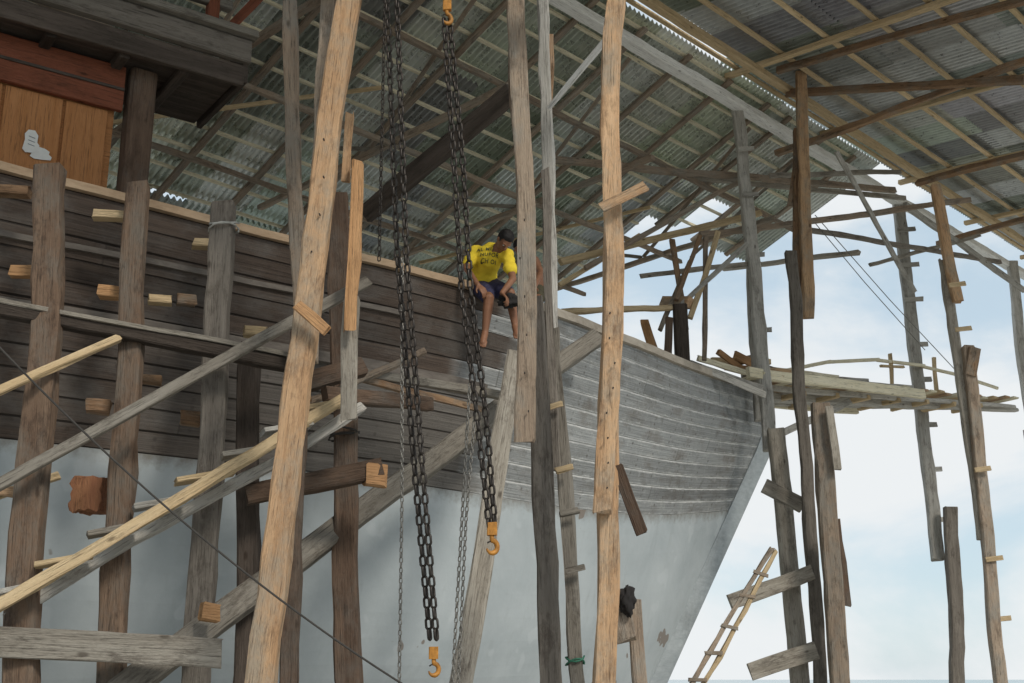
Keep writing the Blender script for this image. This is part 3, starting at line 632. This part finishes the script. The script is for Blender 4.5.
def remesh(name,bm,mat,vox,parent=None,smooth=4,sm_f=.5,**k):
    bmesh.ops.recalc_face_normals(bm,faces=bm.faces)
    ob=mobj(name+"_raw",bm,mat,parent=None)
    m=ob.modifiers.new("r",'REMESH'); m.mode='VOXEL'; m.voxel_size=vox; m.use_smooth_shade=True
    s=ob.modifiers.new("s",'SMOOTH'); s.iterations=smooth; s.factor=sm_f
    dg=bpy.context.evaluated_depsgraph_get(); dg.update(); ev=ob.evaluated_get(dg); me=bpy.data.meshes.new_from_object(ev)
    bpy.data.objects.remove(ob); me.name=name
    for p in me.polygons: p.use_smooth=True
    return link(bpy.data.objects.new(name,me),parent=parent,**k)
def person(J,label,shirt,shorts,look,handA,handB,text):
    fz=(J['head']-J['neck']).normalized(); fy=(look-look.dot(fz)*fz).normalized(); fx=fy.cross(fz)
    R=Matrix((fx,fy,fz)).transposed()
    H=J['head']
    bm=bmesh.new()
    ball(bm,H,R,.074,.092,.10); ball(bm,H+R@Vector((0,.03,-.055)),R,.056,.066,.062)
    ball(bm,H+R@Vector((0,.062,-.093)),R,.022,.02,.018,2)
    capsule(bm,H+R@Vector((0,.090,.012)),H+R@Vector((0,.108,-.022)),.009,.015)
    for s in (1,-1):
        ball(bm,H+R@Vector((.076*s,-.005,-.01)),R,.012,.022,.032,2)
        capsule(bm,H+R@Vector((.015*s,.088,.022)),H+R@Vector((.045*s,.078,.022)),.009,.008)
    capsule(bm,H+R@Vector((-.02,.088,-.052)),H+R@Vector((.02,.088,-.052)),.009,.009)
    capsule(bm,J['neck'],H+R@Vector((0,-.02,-.06)),.055,.05)
    capsule(bm,J['chest'],J['neck'],.10,.06)
    capsule(bm,J['pelvis'],J['spine'],.125,.115); capsule(bm,J['spine'],J['chest'],.115,.125)
    capsule(bm,J['shA'],J['shB'],.065,.065)
    for s,hand in (('A',handA),('B',handB)):
        capsule(bm,J['sh'+s],J['el'+s],.052,.040); capsule(bm,J['el'+s],J['wr'+s],.040,.027)
        capsule(bm,J['hip'+s],J['kn'+s],.085,.057); capsule(bm,J['kn'+s],J['kn'+s].lerp(J['an'+s],.35),.055,.055); capsule(bm,J['kn'+s].lerp(J['an'+s],.3),J['an'+s],.056,.034)
        capsule(bm,J['an'+s],J['toe'+s].lerp(J['an'+s],.25),.038,.036,1.0); 
        td=(J['toe'+s]-J['an'+s]).normalized(); sxv=td.cross((J['kn'+s]-J['an'+s]).normalized()); 
        sxv = sxv.normalized() if sxv.length>.01 else Vector((1,0,0))
        for i in range(5): 
            c_=J['toe'+s]+sxv*(i-2)*.017; capsule(bm,c_-td*.06,c_+td*(.012-.006*abs(i-1)),.014,.0105,n=8)
        d=hand['dir'].normalized(); pn=hand['palm'].normalized(); pn=(pn-pn.dot(d)*d).normalized(); sd=d.cross(pn)*hand['side']
        w=J['wr'+s]; 
        for i in range(4): capsule(bm,w+sd*(i-1.5)*.008,w+d*.085+sd*(i-1.5)*.021,.016,.013,n=8)
        for i in range(4):
            k0=w+d*.088+sd*(i-1.5)*.022; ln=(.040,.046,.043,.033)[i]; c_=hand['curl']*(1+.08*i)
            d1=d*math.cos(c_*.5)+pn*math.sin(c_*.5); d2=d*math.cos(c_*1.3)+pn*math.sin(c_*1.3); d3=d*math.cos(c_*2)+pn*math.sin(c_*2)
            k1=k0+d1*ln; k2=k1+d2*ln*.7; k3=k2+d3*ln*.5
            capsule(bm,k0,k1,.0095,.009,n=8); capsule(bm,k1,k2,.009,.0083,n=8); capsule(bm,k2,k3,.0083,.0075,n=8)
        t0=w+d*.025-sd*.028; t1=t0+(d*.6-sd*.7+pn*.4).normalized()*.04; t2=t1+(d*.9-sd*.2+pn*.5).normalized()*.032
        capsule(bm,t0,t1,.014,.0105,n=8); capsule(bm,t1,t2,.0105,.009,n=8)
    body=remesh("person",bm,M_SKIN,.007,smooth=3,label=label,cat="person")
    bm=bmesh.new(); ball(bm,H+R@Vector((0,-.014,.022)),R,.084,.096,.098,4)
    fs=[v for v in bm.verts if (R.inverted()@(v.co-H)).y>.045 and (R.inverted()@(v.co-H)).z<.052 or (R.inverted()@(v.co-H)).z<-.045]
    bmesh.ops.delete(bm,geom=fs,context='VERTS')
    for v in bm.verts: v.co+=(v.co-H).normalized()*(.006*noise.noise(v.co*60)+.006*noise.noise(v.co*25))
    mobj("hair",bm,M_HAIR,smooth=True,parent=body)
    for s in (1,-1):
        bm=bmesh.new(); ball(bm,H+R@Vector((.03*s,.083,.004)),R,.013,.009,.006,2); mobj("eye",bm,M_PAPER,smooth=True,parent=body)
        bm=bmesh.new(); ball(bm,H+R@Vector((.03*s,.0895,.003)),R,.006,.004,.006,2); mobj("pupil",bm,M_HAIR,smooth=True,parent=body)
    if shirt:
        bm=bmesh.new()
        capsule(bm,J['pelvis'].lerp(J['spine'],.15),J['spine'],.158,.148); capsule(bm,J['spine'],J['chest'],.148,.15); capsule(bm,J['chest'],J['chest'].lerp(J['neck'],.75),.13,.075)
        capsule(bm,J['shA'],J['shB'],.078,.078)
        for s in 'AB': capsule(bm,J['sh'+s],J['sh'+s].lerp(J['el'+s],.62),.074,.072)
        r=remesh("t_shirt",bm,shirt,.012,parent=body,smooth=8)
        for v in r.data.vertices:
            v.co+=v.normal*(.018*noise.noise(Vector((v.co.x*8,v.co.y*8,v.co.z*14)))+.008*noise.noise(v.co*22))
        if text:
            bv=BVHTree.FromPolygons([v.co[:] for v in r.data.vertices],[p.vertices[:] for p in r.data.polygons])
            upv=(J['neck']-J['spine']).normalized(); nrm=text[1]; upv=(upv-upv.dot(nrm.normalized())*nrm.normalized()); upv=(upv*.4+Vector((0,0,1))).normalized(); nrm=(nrm-nrm.dot(upv)*upv).normalized(); xr=upv.cross(nrm)
            cc=J['chest'].lerp(J['spine'],.45)
            for k_,(ln,sz,off) in enumerate(text[0]):
                cu=bpy.data.curves.new("txt",'FONT'); cu.body=ln; cu.size=sz; cu.align_x='CENTER'; cu.offset=.0008; cu.space_character=1.15
                to=bpy.data.objects.new("txt",cu); COL.objects.link(to); dg=bpy.context.evaluated_depsgraph_get(); dg.update()
                me=bpy.data.meshes.new_from_object(to.evaluated_get(dg)); bpy.data.objects.remove(to)
                b2=bmesh.new(); b2.from_mesh(me); bmesh.ops.triangulate(b2,faces=b2.faces)
                for _ in range(2): bmesh.ops.subdivide_edges(b2,edges=[e for e in b2.edges if e.calc_length()>.012],cuts=1); bmesh.ops.triangulate(b2,faces=b2.faces)
                for v in b2.verts:
                    o=cc+nrm*.6+xr*v.co.x+upv*(v.co.y+off); h=bv.ray_cast(o,-nrm)
                    v.co=(h[0]+nrm*.009) if h[0] else cc+nrm*.1+xr*v.co.x+upv*(v.co.y+off)
                mobj("shirt_lettering",b2,M_TXT,parent=body)
    bm=bmesh.new(); capsule(bm,J['hipA'],J['hipB'],.115,.115); capsule(bm,J['pelvis'],J['pelvis'].lerp(J['spine'],.3),.14,.13)
    for s in 'AB': capsule(bm,J['hip'+s],J['hip'+s].lerp(J['kn'+s],.8),.105,.085)
    sh=remesh("shorts",bm,shorts,.012,parent=body,smooth=5)
    for v in sh.data.vertices: v.co+=v.normal*.008*noise.noise(v.co*18)
    return body
sy=12.55
J=dict(pelvis=P(483,285,sy),spine=P(484,270,sy-.08),chest=P(490,256,sy-.27),neck=P(498,248,sy-.42),head=P(505,240,sy-.54),
 shA=P(475,252,sy-.24),shB=P(507,256,sy-.34),elA=P(466,268,sy-.34),wrA=P(478,285,sy-.52),elB=P(513,279,sy-.50),wrB=P(502,293,sy-.64),
 hipA=P(480,287,sy-.02),hipB=P(493,288,sy-.04),knA=P(489,298,sy-.46),anA=P(485,333,sy-.44),toeA=P(482,346,sy-.52),
 knB=P(510,293,sy-.42),anB=P(515,326,sy-.40),toeB=P(518,338,sy-.48))
person(J,"man in yellow t-shirt sitting on the ship rail, looking down",M_SHIRT,M_SHORTS,Vector((.5,-.9,-.75)),
 dict(dir=Vector((.5,-.3,-.6)),palm=Vector((.2,.4,-.9)),side=1,curl=.7),dict(dir=Vector((.5,-.2,-.6)),palm=Vector((-.6,.2,-.5)),side=-1,curl=.9),
 ([("AL MIZAN",.054,.05),("NUFOR",.054,-.012),("CH OI",.054,-.074)],Vector((.12,-.98,0))))
sy=13.35
J=dict(pelvis=P(534,295,sy),spine=P(534,280,sy-.02),chest=P(531,266,sy-.06),neck=P(526,256,sy-.12),head=P(521,248,sy-.18),
 shA=P(527,260,sy+.02),shB=P(534,261,sy-.2),elA=P(527,276,sy-.05),wrA=P(526,290,sy-.25),elB=P(541,272,sy-.28),wrB=P(534,288,sy-.45),
 hipA=P(531,296,sy+.03),hipB=P(536,297,sy-.1),knA=P(530,298,sy-.4),anA=P(532,328,sy-.40),toeA=P(531,338,sy-.48),
 knB=P(538,299,sy-.45),anB=P(539,330,sy-.45),toeB=P(539,340,sy-.52))
person(J,"shirtless worker in olive shorts seated on the rail behind poles",None,M_SHORTB,Vector((-.6,-.6,-.5)),
 dict(dir=Vector((.1,-.6,-.3)),palm=Vector((0,0,-1)),side=1,curl=.7),dict(dir=Vector((-.2,-.6,-.3)),palm=Vector((0,0,-1)),side=-1,curl=.7),None)
# ------------------------------------------------------------------ light
w=bpy.data.worlds.new("World"); scene.world=w; w.use_nodes=True; t=w.node_tree; nd=t.nodes; lk=t.links
bg=nd["Background"]; sky=nd.new("ShaderNodeTexSky"); sky.sky_type='NISHITA'; sky.sun_disc=False
EL,AZ=math.radians(38),math.radians(146)
sky.sun_elevation=EL; sky.sun_rotation=AZ; sky.air_density=1.0; sky.dust_density=.6; sky.ozone_density=1.0
tc=nd.new("ShaderNodeTexCoord"); mp=nd.new("ShaderNodeMapping"); mp.inputs["Scale"].default_value=(1,1,2.2); mp.inputs["Location"].default_value=(.3,.1,.2); lk.new(tc.outputs["Generated"],mp.inputs[0])
ns=nd.new("ShaderNodeTexNoise"); ns.inputs["Scale"].default_value=3.0; ns.inputs["Detail"].default_value=9; ns.inputs["Roughness"].default_value=.56; ns.inputs["Distortion"].default_value=.3; lk.new(mp.outputs[0],ns.inputs["Vector"])
hz=nd.new("ShaderNodeMix"); hz.data_type='RGBA'; hz.inputs[0].default_value=.75; lk.new(sky.outputs[0],hz.inputs[6]); hz.inputs[7].default_value=(4.1,5.2,5.9,1)
mr=nd.new("ShaderNodeMapRange"); mr.interpolation_type='SMOOTHSTEP'; mr.inputs[1].default_value=.39; mr.inputs[2].default_value=.59; mr.inputs[3].default_value=.12; mr.inputs[4].default_value=.98; lk.new(ns.outputs["Fac"],mr.inputs[0])
mx=nd.new("ShaderNodeMix"); mx.data_type='RGBA'; lk.new(mr.outputs[0],mx.inputs[0]); lk.new(hz.outputs[2],mx.inputs[6]); mx.inputs[7].default_value=(6.2,6.4,6.5,1)
lk.new(mx.outputs[2],bg.inputs["Color"]); bg.inputs["Strength"].default_value=.138
sun=bpy.data.lights.new("sun",'SUN'); sun.energy=2.1; sun.angle=math.radians(14); sun.color=(1,.93,.82)
so=bpy.data.objects.new("sun",sun); COL.objects.link(so)
dv=Vector((math.sin(AZ)*math.cos(EL),math.cos(AZ)*math.cos(EL),math.sin(EL))); so.rotation_euler=dv.to_track_quat('Z','Y').to_euler()
so.location=dv*50
scene.view_settings.view_transform='Standard'; scene.view_settings.look='None'; scene.view_settings.exposure=0
